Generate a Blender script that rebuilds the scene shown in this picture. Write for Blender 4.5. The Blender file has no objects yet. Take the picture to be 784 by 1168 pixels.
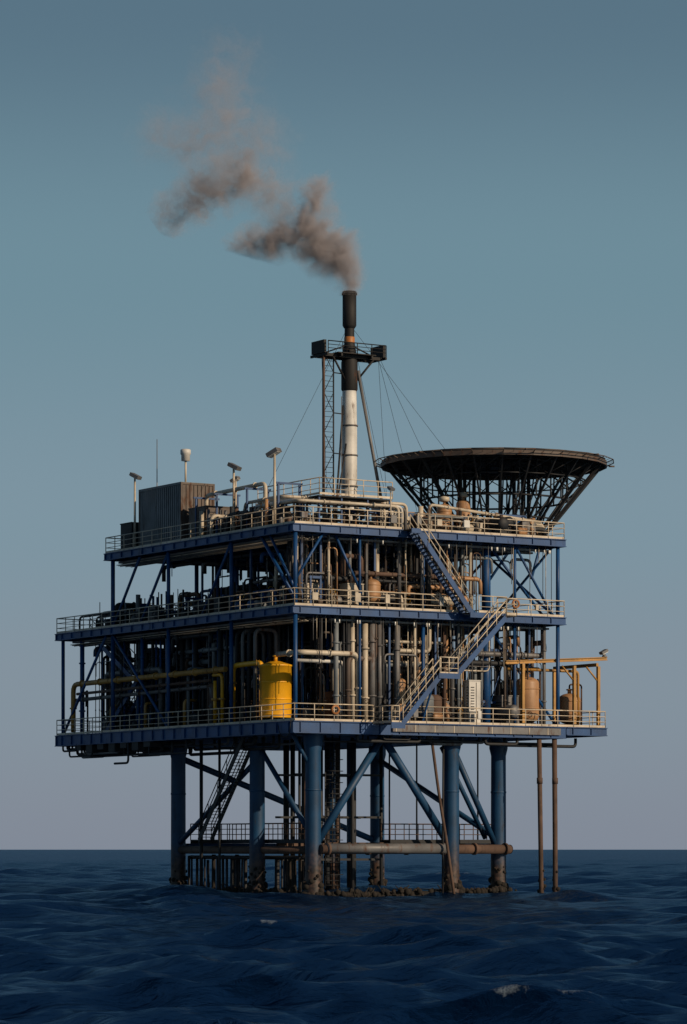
import bpy, math, random
import numpy as np
from mathutils import Vector, Matrix

scene = bpy.context.scene
ROT = math.radians(32.0)
CORNER = Vector((-3.1, 208.0, 0.0))
CR, SR = math.cos(ROT), math.sin(ROT)

# ------------------------------------------------------------------ materials
def nd(nt, t, **kw):
    n = nt.nodes.new(t)
    for k, v in kw.items():
        setattr(n, k, v)
    return n

def paint(name, col, rough=0.5, metal=0.0, rust=0.3, rustcol=(0.09, 0.035, 0.015), var=0.35, splash=None, scale=1.0):
    m = bpy.data.materials.new(name); m.use_nodes = True
    nt = m.node_tree; L = nt.links
    b = nt.nodes['Principled BSDF']
    tc = nd(nt, 'ShaderNodeTexCoord')
    mp = nd(nt, 'ShaderNodeMapping'); mp.inputs['Scale'].default_value = (1.6*scale, 1.6*scale, 0.45*scale)
    L.new(tc.outputs['Object'], mp.inputs['Vector'])
    n1 = nd(nt, 'ShaderNodeTexNoise'); n1.inputs['Scale'].default_value = 1.3; n1.inputs['Detail'].default_value = 7; n1.inputs['Roughness'].default_value = 0.68
    L.new(mp.outputs[0], n1.inputs['Vector'])
    r1 = nd(nt, 'ShaderNodeValToRGB')
    r1.color_ramp.elements[0].position = 0.62 - 0.22*rust; r1.color_ramp.elements[0].color = (0, 0, 0, 1)
    r1.color_ramp.elements[1].position = 0.74 - 0.12*rust; r1.color_ramp.elements[1].color = (1, 1, 1, 1)
    L.new(n1.outputs['Fac'], r1.inputs['Fac'])
    n2 = nd(nt, 'ShaderNodeTexNoise'); n2.inputs['Scale'].default_value = 0.7*scale; n2.inputs['Detail'].default_value = 6
    L.new(tc.outputs['Object'], n2.inputs['Vector'])
    mr = nd(nt, 'ShaderNodeMapRange'); mr.inputs['From Min'].default_value = 0.3; mr.inputs['From Max'].default_value = 0.7
    mr.inputs['To Min'].default_value = 1 - var; mr.inputs['To Max'].default_value = 1 + var*0.5
    L.new(n2.outputs['Fac'], mr.inputs['Value'])
    vm = nd(nt, 'ShaderNodeVectorMath', operation='SCALE'); vm.inputs[0].default_value = col
    L.new(mr.outputs[0], vm.inputs['Scale'])
    mx = nd(nt, 'ShaderNodeMix', data_type='RGBA')
    L.new(r1.outputs['Color'], mx.inputs['Factor']); L.new(vm.outputs[0], mx.inputs['A'])
    mx.inputs['B'].default_value = (*rustcol, 1)
    out = mx.outputs['Result']
    if splash:
        sx = nd(nt, 'ShaderNodeSeparateXYZ'); L.new(tc.outputs['Object'], sx.inputs[0])
        ns = nd(nt, 'ShaderNodeMath', operation='MULTIPLY_ADD'); ns.inputs[1].default_value = 3.0
        L.new(n1.outputs['Fac'], ns.inputs[0]); L.new(sx.outputs['Z'], ns.inputs[2])
        ms = nd(nt, 'ShaderNodeMapRange'); ms.inputs['From Min'].default_value = splash + 1.2; ms.inputs['From Max'].default_value = splash + 3.2
        ms.inputs['To Min'].default_value = 1; ms.inputs['To Max'].default_value = 0
        L.new(ns.outputs[0], ms.inputs['Value'])
        m2 = nd(nt, 'ShaderNodeMix', data_type='RGBA'); L.new(ms.outputs[0], m2.inputs['Factor']); L.new(out, m2.inputs['A'])
        nc = nd(nt, 'ShaderNodeTexNoise'); nc.inputs['Scale'].default_value = 3.5; nc.inputs['Detail'].default_value = 6
        L.new(tc.outputs['Object'], nc.inputs['Vector'])
        rc = nd(nt, 'ShaderNodeValToRGB')
        rc.color_ramp.elements[0].position = 0.38; rc.color_ramp.elements[0].color = (0.014, 0.010, 0.009, 1)
        rc.color_ramp.elements[1].position = 0.66; rc.color_ramp.elements[1].color = (0.085, 0.048, 0.034, 1)
        L.new(nc.outputs['Fac'], rc.inputs['Fac']); L.new(rc.outputs['Color'], m2.inputs['B'])
        out = m2.outputs['Result']
    L.new(out, b.inputs['Base Color'])
    rr = nd(nt, 'ShaderNodeMapRange'); rr.inputs['To Min'].default_value = rough; rr.inputs['To Max'].default_value = 0.9
    L.new(r1.outputs['Color'], rr.inputs['Value']); L.new(rr.outputs[0], b.inputs['Roughness'])
    b.inputs['Metallic'].default_value = metal
    bp = nd(nt, 'ShaderNodeBump'); bp.inputs['Strength'].default_value = 0.35; bp.inputs['Distance'].default_value = 0.03
    L.new(n1.outputs['Fac'], bp.inputs['Height']); L.new(bp.outputs[0], b.inputs['Normal'])
    return m

M = {}
M['blue'] = paint('blue_steel_paint', (0.004, 0.058, 0.19), 0.5, rust=0.12, rustcol=(0.025, 0.022, 0.028))
M['leg'] = paint('leg_blue_paint_with_splash_zone_rust', (0.005, 0.050, 0.125), 0.55, rust=0.2, rustcol=(.03, .027, .03), splash=2.1)
M['dark'] = paint('dark_grimy_steel_shade_tone', (0.010, 0.012, 0.016), 0.65, rust=0.3, rustcol=(0.027, 0.016, 0.012))  # grimy steel, base colour taken darker to suggest deep shade under the decks
M['black'] = paint('soot_black', (0.007, 0.0065, 0.007), 0.7, rust=0.1)
M['grey'] = paint('grey_steel', (0.15, 0.148, 0.15), 0.5, metal=0.1, rust=0.35)
M['cream'] = paint('cream_paint', (0.52, 0.45, 0.35), 0.5, rust=0.32)
M['white'] = paint('weathered_white_paint', (0.62, 0.60, 0.56), 0.5, rust=0.15)
M['rail'] = paint('railing_galvanised', (0.60, 0.51, 0.39), 0.5, metal=0.0, rust=0.25)
M['tan'] = paint('tan_vessel_paint', (0.42, 0.23, 0.11), 0.5, rust=0.3)
M['yellow'] = paint('yellow_paint', (0.82, 0.40, 0.012), 0.42, rust=0.12, var=0.2)
M['ypipe'] = paint('ochre_pipe_paint', (0.44, 0.23, 0.05), 0.45, rust=0.3)
M['rust'] = paint('rusted_steel', (0.11, 0.065, 0.045), 0.8, rust=0.5, rustcol=(0.045, 0.027, 0.02))
M['pale'] = paint('pale_bluegrey_cladding', (0.17, 0.19, 0.205), 0.55, rust=0.2, rustcol=(.07, .06, .055))
M['brown'] = paint('brown_cladding', (0.10, 0.073, 0.058), 0.6, rust=0.35)
M['growth'] = paint('marine_growth', (0.016, 0.013, 0.010), 0.95, rust=0.45, rustcol=(0.05, 0.032, 0.022), scale=3)
M['orange'] = paint('orange_band', (0.35, 0.13, 0.03), 0.5, rust=0.5)
M['lamp'] = paint('lamp_glass', (0.75, 0.75, 0.72), 0.15, rust=0.0, var=0.05)
MK = list(M.keys())

# ------------------------------------------------------------------ mesh accumulator
class MB:
    def __init__(s):
        s.v = []; s.f = []; s.m = []; s.sm = []
    def add(s, vs, fs, mat, smooth=False):
        o = len(s.v); s.v.extend([tuple(p) for p in vs])
        for f in fs:
            s.f.append([o+i for i in f]); s.m.append(mat); s.sm.append(smooth)
    def box(s, x0, x1, y0, y1, z0, z1, mat):
        vs = [(x, y, z) for z in (z0, z1) for y in (y0, y1) for x in (x0, x1)]
        fs = [(0, 2, 3, 1), (4, 5, 7, 6), (0, 1, 5, 4), (2, 6, 7, 3), (0, 4, 6, 2), (1, 3, 7, 5)]
        s.add(vs, fs, mat)
    def beam(s, p0, p1, w, h, mat, off=0.0):
        p0 = Vector(p0); p1 = Vector(p1); d = (p1-p0).normalized()
        up = Vector((0, 0, 1))
        if abs(d.z) > 0.98: up = Vector((0, 1, 0))
        sd = d.cross(up).normalized(); u = sd.cross(d).normalized()
        vs = []
        for p in (p0, p1):
            for a, b in ((-1, -1), (1, -1), (1, 1), (-1, 1)):
                vs.append(p + sd*a*w/2 + u*(b*h/2+off))
        fs = [(3, 2, 1, 0), (4, 5, 6, 7), (0, 1, 5, 4), (1, 2, 6, 5), (2, 3, 7, 6), (3, 0, 4, 7)]
        s.add(vs, fs, mat)
    def ibeam(s, p0, p1, w, h, mat):
        t = 0.05
        s.beam(p0, p1, w, t, mat, h/2-t/2); s.beam(p0, p1, w, t, mat, -h/2+t/2)
        s.beam(p0, p1, w*0.2, h-2*t-0.004, mat)
    def path(s, pts, r, mat, n=8, bend=0.0, caps=True):
        P = [Vector(p) for p in pts]
        if bend > 0 and len(P) > 2:
            Q = [P[0]]
            for i in range(1, len(P)-1):
                a, b, c = P[i-1], P[i], P[i+1]
                l1 = min(bend, (a-b).length*0.45); l2 = min(bend, (c-b).length*0.45)
                q0 = b+(a-b).normalized()*l1; q2 = b+(c-b).normalized()*l2
                for k in range(5):
                    t = k/4; Q.append(q0*(1-t)**2 + b*2*t*(1-t) + q2*t*t)
            Q.append(P[-1]); P = Q
        vs = []; N = None; m = len(P)
        for i, p in enumerate(P):
            if i == 0: d = P[1]-P[0]
            elif i == m-1: d = P[-1]-P[-2]
            else: d = (P[i+1]-P[i]).normalized()+(P[i]-P[i-1]).normalized()
            if d.length < 1e-6: d = Vector((0, 0, 1))
            d.normalize()
            if N is None:
                N = d.orthogonal().normalized()
            else:
                N = (N - d*N.dot(d))
                N = N.normalized() if N.length > 1e-5 else d.orthogonal().normalized()
            B = d.cross(N)
            rr = r[i] if isinstance(r, (list, tuple)) else r
            for k in range(n):
                a = 2*math.pi*k/n
                vs.append(p + (N*math.cos(a)+B*math.sin(a))*rr)
        fs = []
        for i in range(m-1):
            for k in range(n):
                fs.append((i*n+k, i*n+(k+1) % n, (i+1)*n+(k+1) % n, (i+1)*n+k))
        s.add(vs, fs, mat, True)
        if caps:
            o = len(s.v)-m*n
            s.f.append([o+k for k in range(n)][::-1]); s.m.append(mat); s.sm.append(False)
            s.f.append([o+(m-1)*n+k for k in range(n)]); s.m.append(mat); s.sm.append(False)
    def tube(s, p0, p1, r, mat, n=8):
        s.path([p0, p1], r, mat, n)
    def lathe(s, c, prof, mat, n=24, axis='z'):
        vs = []
        for (r, z) in prof:
            for k in range(n):
                a = 2*math.pi*k/n
                x, y = r*math.cos(a), r*math.sin(a)
                if axis == 'z': q = (c[0]+x, c[1]+y, c[2]+z)
                elif axis == 'x': q = (c[0]+z, c[1]+x, c[2]+y)
                else: q = (c[0]+y, c[1]+z, c[2]+x)
                vs.append(q)
        fs = []
        for i in range(len(prof)-1):
            for k in range(n):
                fs.append((i*n+k, i*n+(k+1) % n, (i+1)*n+(k+1) % n, (i+1)*n+k))
        s.add(vs, fs, mat, True)
    def obj(s, name, parent=None):
        me = bpy.data.meshes.new(name)
        me.from_pydata(s.v, [], s.f)
        used = sorted(set(s.m), key=MK.index)
        for k in used: me.materials.append(M[k])
        ix = {k: i for i, k in enumerate(used)}
        me.polygons.foreach_set('material_index', [ix[k] for k in s.m])
        me.polygons.foreach_set('use_smooth', s.sm)
        me.update()
        o = bpy.data.objects.new(name, me); scene.collection.objects.link(o)
        if parent: o.parent = parent
        else:
            o.location = CORNER; o.rotation_euler = (0, 0, ROT)
        return o

def empty(name):
    e = bpy.data.objects.new(name, None); scene.collection.objects.link(e)
    e.location = CORNER; e.rotation_euler = (0, 0, ROT)
    return e

R = random.Random(7)
ZB, ZM, ZT = 11.3, 18.6, 23.8
platform = empty('oil_platform')

# ------------------------------------------------------------------ helpers for steelwork
def railing(mb, pts, mat='rail', h=1.1, step=1.35, kick=True, jitter=True):
    for a, b in zip(pts[:-1], pts[1:]):
        a = Vector(a); b = Vector(b); L = (b-a).length
        n = max(1, round(L/step))
        for i in range(n+1):
            p = a.lerp(b, i/n)
            mb.tube(p, p+Vector((0, 0, h)), 0.034, mat, 5)
        for hh, r in ((h, 0.038), (h*0.68, 0.024), (h*0.36, 0.024)):
            mb.tube(a+Vector((0, 0, hh)), b+Vector((0, 0, hh)), r, mat, 5)
        if kick:
            mb.beam(a+Vector((0, 0, 0.09)), b+Vector((0, 0, 0.09)), 0.015, 0.14, mat)

def stair(mb, top, bot, wv, mat='blue', rmat='rail'):
    top = Vector(top); bot = Vector(bot); wv = Vector(wv)
    for k in (0, 1):
        a = top+wv*k; b = bot+wv*k
        mb.beam(a, b, 0.07, 0.34, mat)
        n = 5
        for i in range(n+1):
            p = a.lerp(b, i/n)
            mb.tube(p, p+Vector((0, 0, 1.1)), 0.03, rmat, 5)
        for hh in (1.1, 0.6):
            mb.tube(a+Vector((0, 0, hh)), b+Vector((0, 0, hh)), 0.036, rmat, 5)
    n = max(3, int(abs(top.z-bot.z)/0.21))
    for i in range(1, n):
        p = top.lerp(bot, i/n)
        mb.beam(p+wv*0.04, p+wv*0.96, 0.26, 0.04, 'dark')

def flange_pipe(mb, pts, r, mat, bend=0.4, n=10, fl=True):
    mb.path(pts, r, mat, n, bend)
    if fl:
        for a, b in zip(pts[:-1], pts[1:]):
            a = Vector(a); b = Vector(b); L = (b-a).length
            k = int(L/2.6)
            for i in range(k):
                t = (i+0.5)/max(1, k)
                p = a.lerp(b, t); d = (b-a).normalized()*0.05
                mb.tube(p-d, p+d, r*1.45, mat, n)

def vessel_v(mb, u, v, z, r, h, mat, skirt=0.4):
    mb.lathe((u, v, z), [(r*0.75, 0), (r*0.75, skirt)], 'dark', 14)
    k = r*0.55; z0 = skirt
    prof = [(0.0, z0)]
    for i in range(1, 6):
        a = i/5*math.pi/2; prof.append((r*math.sin(a), z0+k*(1-math.cos(a))))
    prof.append((r, z0+h-k))
    for i in range(1, 6):
        a = i/5*math.pi/2; prof.append((r*math.cos(a)+0.001, z0+h-k+k*math.sin(a)))
    mb.lathe((u, v, z), prof, mat, 22)
    for q in (0.3, 0.72):
        mb.lathe((u, v, z+z0+h*q), [(r*1.0, 0), (r*1.035, 0.01), (r*1.035, 0.09), (r, 0.1)], mat, 22)
    mb.tube((u, v, z+z0+h-0.05), (u, v, z+z0+h+0.3), r*0.18, mat, 8)
    mb.tube((u, v, z+z0+h+0.2), (u, v, z+z0+h+0.28), r*0.3, mat, 8)

def vessel_h(mb, c, r, L, mat, axis='x'):
    k = r*0.5; prof = [(0.001, -L/2-k)]
    for i in range(1, 5):
        a = i/4*math.pi/2; prof.append((r*math.sin(a), -L/2-k*math.cos(a)))
    prof.append((r, L/2))
    for i in range(1, 5):
        a = i/4*math.pi/2; prof.append((r*math.cos(a)+0.001, L/2+k*math.sin(a)))
    mb.lathe(c, prof, mat, 20, axis)
    for s_ in (-0.3, 0.3):
        if axis == 'x': mb.box(c[0]+s_*L-0.1, c[0]+s_*L+0.1, c[1]-r*0.8, c[1]+r*0.8, c[2]-r-0.4, c[2]-r*0.5, 'dark')
        else: mb.box(c[0]-r*0.8, c[0]+r*0.8, c[1]+s_*L-0.1, c[1]+s_*L+0.1, c[2]-r-0.4, c[2]-r*0.5, 'dark')
    mb.tube((c[0], c[1], c[2]+r*0.9), (c[0], c[1], c[2]+r+0.35), r*0.2, mat, 8)

def cabinet(mb, u0, u1, v0, v1, z0, z1, mat):
    mb.box(u0, u1, v0, v1, z0, z1, mat)
    mb.box(u0-0.04, u1+0.04, v0-0.04, v1+0.04, z1+0.003, z1+0.07, mat)
    n = int((z1-z0-0.4)/0.18)
    for i in range(n):
        z = z0+0.3+i*0.18
        mb.box(u0+0.12, (u0+u1)/2-0.06, v0-0.03, v0-0.003, z, z+0.05, 'dark')
        mb.box(u0-0.03, u0-0.003, v0+0.12, (v0+v1)/2-0.05, z, z+0.05, 'dark')
    mb.tube(((u0+u1)/2+0.1, v0-0.02, z0+0.1), ((u0+u1)/2+0.1, v0-0.02, z1-0.1), 0.015, 'dark', 4)

def pump(mb, u, v, z, mat, s=1.0, ax='x'):
    mb.box(u-0.7*s, u+0.7*s, v-0.35*s, v+0.35*s, z, z+0.15*s, 'dark')
    mb.lathe((u-0.2*s, v, z+0.5*s), [(0.001, -0.45*s), (0.28*s, -0.42*s), (0.3*s, -0.3*s), (0.3*s, 0.25*s), (0.2*s, 0.3*s), (0.1*s, 0.35*s), (0.1*s, 0.55*s)], mat, 12, 'x')
    mb.lathe((u+0.45*s, v, z+0.5*s), [(0.001, -0.12*s), (0.36*s, -0.1*s), (0.36*s, 0.1*s), (0.001, 0.12*s)], mat, 12, 'x')
    mb.tube((u+0.45*s, v, z+0.6*s), (u+0.45*s, v, z+1.4*s), 0.1*s, mat, 8)
    mb.tube((u+0.45*s, v-0.25*s, z+1.15*s), (u+0.45*s, v+0.25*s, z+1.15*s), 0.14*s, mat, 8)

# ------------------------------------------------------------------ decks
def deck(mb, u0, u1, v0, v1, z, t=0.6):
    mb.box(u0+0.1, u1-0.1, v0+0.1, v1-0.1, z-0.055, z-0.006, 'dark')
    a = 0.12
    zc = z-t/2
    mb.ibeam((u0-a, v0, zc), (u1+a, v0, zc), 0.26, t, 'blue')
    mb.ibeam((u0-a, v1, zc), (u1+a, v1, zc), 0.26, t, 'blue')
    mb.ibeam((u0, v0+0.14, zc), (u0, v1-0.14, zc), 0.26, t, 'blue')
    mb.ibeam((u1, v0+0.14, zc), (u1, v1-0.14, zc), 0.26, t, 'blue')
    n = round((v1-v0)/2.8)
    for i in range(1, n):
        v = v0+(v1-v0)*i/n
        mb.ibeam((u0+0.15, v, zc-0.03), (u1-0.15, v, zc-0.03), 0.2, t-0.08, 'blue')
    n = round((u1-u0)/1.5)
    for i in range(1, n):
        u = u0+(u1-u0)*i/n
        mb.beam((u, v0+0.15, z-0.2), (u, v1-0.15, z-0.2), 0.08, 0.24, 'dark')
    u = u0+0.4
    while u < u1:
        mb.box(u-0.015, u+0.015, v0-0.12, v0-0.03, z-t+0.055, z-0.055, 'blue'); u += 1.5
    v = v0+0.6
    while v < v1:
        mb.box(u0-0.12, u0-0.03, v-0.015, v+0.015, z-t+0.055, z-0.055, 'blue'); v += 1.5

mb = MB()
deck(mb, 0, 21, 0, 33, ZB, 0.78)
deck(mb, 21.3, 24.4, 0.0, 7, ZB, 0.55)
deck(mb, 0, 21, 0, 33, ZM, 0.5)
deck(mb, 0, 21, 0, 25.5, ZT, 0.5)
mb.box(7.3, 20.6, -0.19, -0.135, ZB-0.56, ZB-0.12, 'grey')
for k in range(9):
    mb.box(7.5+k*1.5, 7.56+k*1.5, -0.215, -0.193, ZB-0.56, ZB-0.12, 'cream')
mb.obj('deck_floors_and_beams', platform)

# ------------------------------------------------------------------ railings
mb = MB()
railing(mb, [(0, 0, ZT), (8.2, 0, ZT)]); railing(mb, [(9.4, 0, ZT), (21, 0, ZT), (21, 25.5, ZT), (0, 25.5, ZT), (0, 0, ZT)])
railing(mb, [(0, 0, ZM), (12.5, 0, ZM)]); railing(mb, [(15.6, 0, ZM), (21, 0, ZM), (21, 33, ZM), (0, 33, ZM), (0, 0, ZM)])
railing(mb, [(0, 0, ZB), (5.9, 0, ZB)]); railing(mb, [(7.4, 0, ZB), (24.4, 0, ZB), (24.4, 7, ZB)])
railing(mb, [(21, 33, ZB), (0, 33, ZB), (0, 0, ZB)])
railing(mb, [(4, 3, ZM), (9.5, 3, ZM), (9.5, 8, ZM)], step=1.1)
railing(mb, [(3, 3, ZT), (3, 13, ZT)], step=1.2)
railing(mb, [(11, 2.6, ZT), (20, 2.6, ZT)], step=1.1)
railing(mb, [(3.2, 2.2, ZT+2.2), (3.2, 10, ZT+2.2)], step=1.2); railing(mb, [(3.2, 2.2, ZT+2.2), (8.8, 2.2, ZT+2.2)], step=1.2)
mb.box(3.2, 8.8, 2.25, 3.4, ZT+2.1, ZT+2.18, 'dark'); mb.box(3.2, 4.2, 3.41, 10, ZT+2.1, ZT+2.18, 'dark')
for u in (3.3, 5, 7, 8.7): mb.beam((u, 2.4, ZT), (u, 2.4, ZT+2.1), .1, .1, 'blue')
for v in (4.5, 6.5, 8.5, 9.8): mb.beam((3.3, v, ZT), (3.3, v, ZT+2.1), .1, .1, 'blue')
mb.obj('guard_railings', platform)

# ------------------------------------------------------------------ columns & bracing
mb = MB()
def col(u, v, z0, z1, r, mat='blue', n=12): mb.tube((u, v, z0), (u, v, z1), r, mat, n)
for (z0, z1) in ((ZB, ZM-0.5), (ZM, ZT-0.5)):
    for (u, v, r) in ((0.15, 0.15, .14), (5.2, 0.5, .09), (10.4, 1.0, .12), (15.8, 1.6, .3), (17.4, 0.6, .11), (20.7, 0.3, .13), (18.6, 6, .12),
                      (0.3, 8.5, .13), (0.3, 17, .13), (0.3, 25, .15), (20.7, 8.5, .14), (20.7, 17, .14), (20.7, 25, .14),
                      (7, 8.5, .2), (14, 8.5, .2), (7, 17, .2), (14, 17, .2), (7, 25, .15), (14, 25, .15), (3, 4, .09), (3, 13, .12)):
        col(u, v, z0, z1, r)
for u in (0.3, 7, 14, 20.7): col(u, 32.6, ZB, ZM-0.5, .13)
zt = ZT-0.5; zm = ZM
def dg(a, b, r=.09, mat='blue'): mb.tube(a, b, r, mat, 8)
dg((0.2, 0.3, zm+1.6), (2.3, 0.3, zt)); dg((3.4, 0.6, zt), (5.4, 0.6, zm+1.0)); dg((0.3, 0.2, zm+0.8), (0.3, 3.5, zt))
dg((0.3, 0.3, zm+.3), (0.3, 4.6, zt), .12); dg((0.3, 8.5, zt), (0.3, 12.5, zm)); dg((0.3, 17, zt), (0.3, 21, zm), .1); dg((0.3, 25, zm), (0.3, 21, zt), .1)
dg((7, 8.5, zm), (14, 8.5, zt)); dg((7, 17, zt), (14, 17, zm)); dg((14, 8.5, zt), (20.7, 8.5, zm)); dg((16, 1.6, zt), (20.6, 1.6, zm), .1)
dg((17.4, 0.6, zt), (20.5, 0.6, zm+.1)); dg((20.6, 0.4, zm), (18.6, 6, zt))
dg((20.7, 8.5, zm), (20.7, 1, zt)); dg((20.7, 17, zm), (20.7, 8.5, zt)); dg((7, 8.5, zm), (7, 17, zt)); dg((14, 17, zm), (14, 8.5, zt))
zt = ZM-0.5; zb = ZB
dg((0.3, 33-.4, zb), (0.3, 26, zt), .1); dg((0.3, 17, zb), (0.3, 25, zt), .1)
dg((7, 8.5, zt), (14, 8.5, zb)); dg((14, 8.5, zt), (20.7, 8.5, zb)); dg((15.8, 1.6, zt), (20.7, .6, zb+.2), .1); dg((20.7, 17, zb), (20.7, 8.5, zt)); dg((7, 17, zb), (14, 17, zt))
mb.obj('columns_and_diagonal_bracing', platform)

# ------------------------------------------------------------------ stairs
mb = MB()
stair(mb, (8.6, -1.15, ZT-0.1), (12.8, -1.15, ZM-0.1), (0, 0.95, 0))
mb.box(8.1, 8.75, -1.2, -0.16, ZT-0.09, ZT-0.03, 'dark'); mb.beam((8.05, -1.22, ZT-0.15), (8.75, -1.22, ZT-0.15), .07, .3, 'blue')
mb.box(12.6, 15.5, -1.2, -0.16, ZM-0.1, ZM-0.04, 'dark')
mb.beam((12.6, -1.23, ZM-.2), (15.5, -1.23, ZM-.2), .06, .34, 'blue'); mb.beam((15.53, -1.2, ZM-.2), (15.53, -.16, ZM-.2), .06, .34, 'blue')
railing(mb, [(13.3, -1.2, ZM-.04), (15.5, -1.2, ZM-.04), (15.5, -0.1, ZM-.04)], step=1.0)
stair(mb, (14.7, -2.3, ZM-0.35), (10.9, -2.3, 14.45), (0, 0.95, 0))
mb.box(14.6, 15.5, -2.35, -1.26, ZM-.3, ZM-.24, 'dark'); railing(mb, [(14.7, -2.35, ZM-.24), (15.5, -2.35, ZM-.24), (15.5, -1.2, ZM-.24)], step=.9)
mb.box(9.5, 10.95, -2.35, -1.3, 14.34, 14.4, 'dark'); mb.beam((9.4, -2.37, 14.3), (11, -2.37, 14.3), .06, .34, 'blue')
railing(mb, [(9.5, -2.33, 14.4), (10.9, -2.33, 14.4)], step=.8)
stair(mb, (9.6, -2.3, 14.35), (6.7, -2.3, ZB-.1), (0, 0.95, 0))
mb.box(5.8, 6.8, -2.35, -0.16, ZB-.16, ZB-.1, 'dark'); mb.beam((5.75, -2.38, ZB-.25), (6.8, -2.38, ZB-.25), .06, .4, 'blue')
railing(mb, [(6.4, -2.33, ZB-.1), (5.8, -2.33, ZB-.1), (5.8, -.2, ZB-.1)], step=.9)
for (u, z) in ((10.2, 14.3), (9.6, 14.3), (13, ZM-.3), (15.3, ZM-.3)):
    mb.beam((u, -2.3 if z < 15 else -1.2, z), (u, -.1, z), .12, .2, 'blue')
mb.beam((9.8, -1.3, 14.2), (9.8, 0.2, ZB+.1), .1, .1, 'blue')
stair(mb, (1.0, 29.8, ZM-.1), (1.0, 23.5, 15.0), (0.95, 0, 0), rmat='grey'); stair(mb, (1.0, 22.6, 15.0), (1.0, 27.5, ZB), (0.95, 0, 0), rmat='grey')
mb.box(1, 2, 22.5, 23.6, 14.93, 14.99, 'dark')
stair(mb, (1.2, 8.2, ZB-.5), (1.2, 14.4, 3.75), (0.95, 0, 0), mat='dark', rmat='dark')
mb.obj('staircases', platform)

# ------------------------------------------------------------------ jacket: legs, braces, conductors
legs = [(2.6, 2.0), (13.3, 2.0), (17.9, 3.2), (2.5, 8.9), (2.9, 20.3), (19, 20)]
mb = MB()
for (u, v) in legs:
    mb.lathe((u, v, 0), [(0.56, -4), (0.56, 0.6), (0.52, 1.2), (0.5, 9.4), (0.62, 9.9), (0.62, 10.55)], 'leg', 24)
    mb.lathe((u, v, 6.9), [(0.5, 0), (0.53, .01), (0.53, .12), (0.5, .13)], 'leg', 24)
mb.obj('jacket_legs', platform)
mb = MB()
def br(a, b, r=.26, mat='leg'): mb.tube(a, b, r, mat, 14)
br((7.9, 2.0, 10.5), (2.9, 2.0, 3.6)); br((7.9, 2.0, 10.5), (13.0, 2.0, 3.6))
br((13.6, 2.1, 9.6), (17.6, 3.1, 3.4), .2); br((13.2, 3.0, 9.9), (17.5, 4.2, 3.9), .16)
br((2.5, 9.2, 8.9), (2.8, 19.9, 3.6), .18); br((2.6, 2.4, 4.2), (2.5, 8.6, 9.9), .17)
br((1.0, 2.0, 10.6), (2.3, 2.0, 8.6), .12)
for a, b, r in (((2.9, 20.3, 3.3), (19, 20, 3.3), .25), ((19, 20, 3.3), (17.9, 3.2, 3.3), .22),
                ((2.9, 20.3, 9.5), (18.7, 20, 3.8), .22), ((17.9, 3.2, 3.8), (19, 20, 9.6), .2)):
    br(a, b, r)
br((2.9, 20.3, 3.1), (2.6, 2, 3.1), .26, 'rust')
mb.path([(2.8, 1.4, 3.15), (18.3, 2.4, 3.15)], .31, 'rust', 16)
mb.path([(3.2, 1.35, 3.2), (12.6, 1.6, 3.2)], .33, 'grey', 16)
for u in (3.3, 6.5, 9.6, 12.6, 15.2, 17.8): mb.tube((u-.08, 1.35+.062*(u-2.8), 3.17), (u+.08, 1.36+.062*(u-2.8), 3.17), .40, 'rust', 16)
mb.obj('jacket_braces', platform)

mb = MB()
for (u, v, r, m) in ((5.2, 6, .16, 'leg'), (6.2, 7, .2, 'dark'), (7.0, 7.4, .17, 'dark'), (8.0, 8.4, .2, 'leg'), (8.8, 9, .16, 'rust'), (9.8, 8.6, .2, 'dark'), (11.6, 12, .16, 'leg'), (4.2, 5.6, .1, 'rust'), (9.2, 14, .16, 'dark'),
                     (10.4, 10, .14, 'leg'), (3.4, 5.0, .09, 'dark'), (7.6, 5.2, .12, 'dark'), (12.6, 9.5, .12, 'dark'), (1.7, 12.5, .09, 'dark'), (2.0, 15.5, .12, 'dark'), (6.6, 12, .2, 'dark'), (5.6, 9.5, .16, 'dark')):
    mb.tube((u, v, -3), (u, v, ZB-.8), r, m, 10)
for z in (2.4, 5.2, 8.0):
    mb.box(4.0, 10.6, 6.4, 6.6, z, z+.14, 'dark'); mb.box(4.0, 10.6, 8.9, 9.1, z, z+.14, 'dark')
for du in (0, .55, 1.1): mb.tube((5.0+du, 4.4, .6), (5.0+du, 4.4, ZB-.6), .05, 'dark', 6)
for i in range(34):
    z = .8+i*.3; mb.tube((5.0, 4.4, z), (6.1, 4.4, z), .028, 'dark', 5)
for i in range(12):
    z = 1.5+i*.75; mb.path([(5.0, 4.4, z), (5.0, 3.8, z), (6.1, 3.8, z), (6.1, 4.4, z)], .025, 'dark', 5, .3)
mb.path([(11.2, 1.2, ZB-.9), (11.6, 1.0, 7), (12.3, .9, 3), (12.9, .8, -1)], .1, 'rust', 8, 1.0)
mb.path([(12.4, 1.6, ZB-.9), (12.3, 1.5, 6), (12.2, 1.4, -1)], .07, 'dark', 8, .5)
mb.path([(19.1, 0.2, ZB-.5), (19.2, .2, 5), (19.35, .2, -3)], .16, 'rust', 12)
mb.path([(20.35, 0.2, ZB-.5), (20.4, .2, 5), (20.45, .2, -3)], .17, 'rust', 12)
for (u) in (19.15, 20.4): mb.tube((u, .2, 7.5), (u, .2, 7.9), .2, 'rust', 12)
mb.obj('conductors_and_risers', platform)

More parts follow.
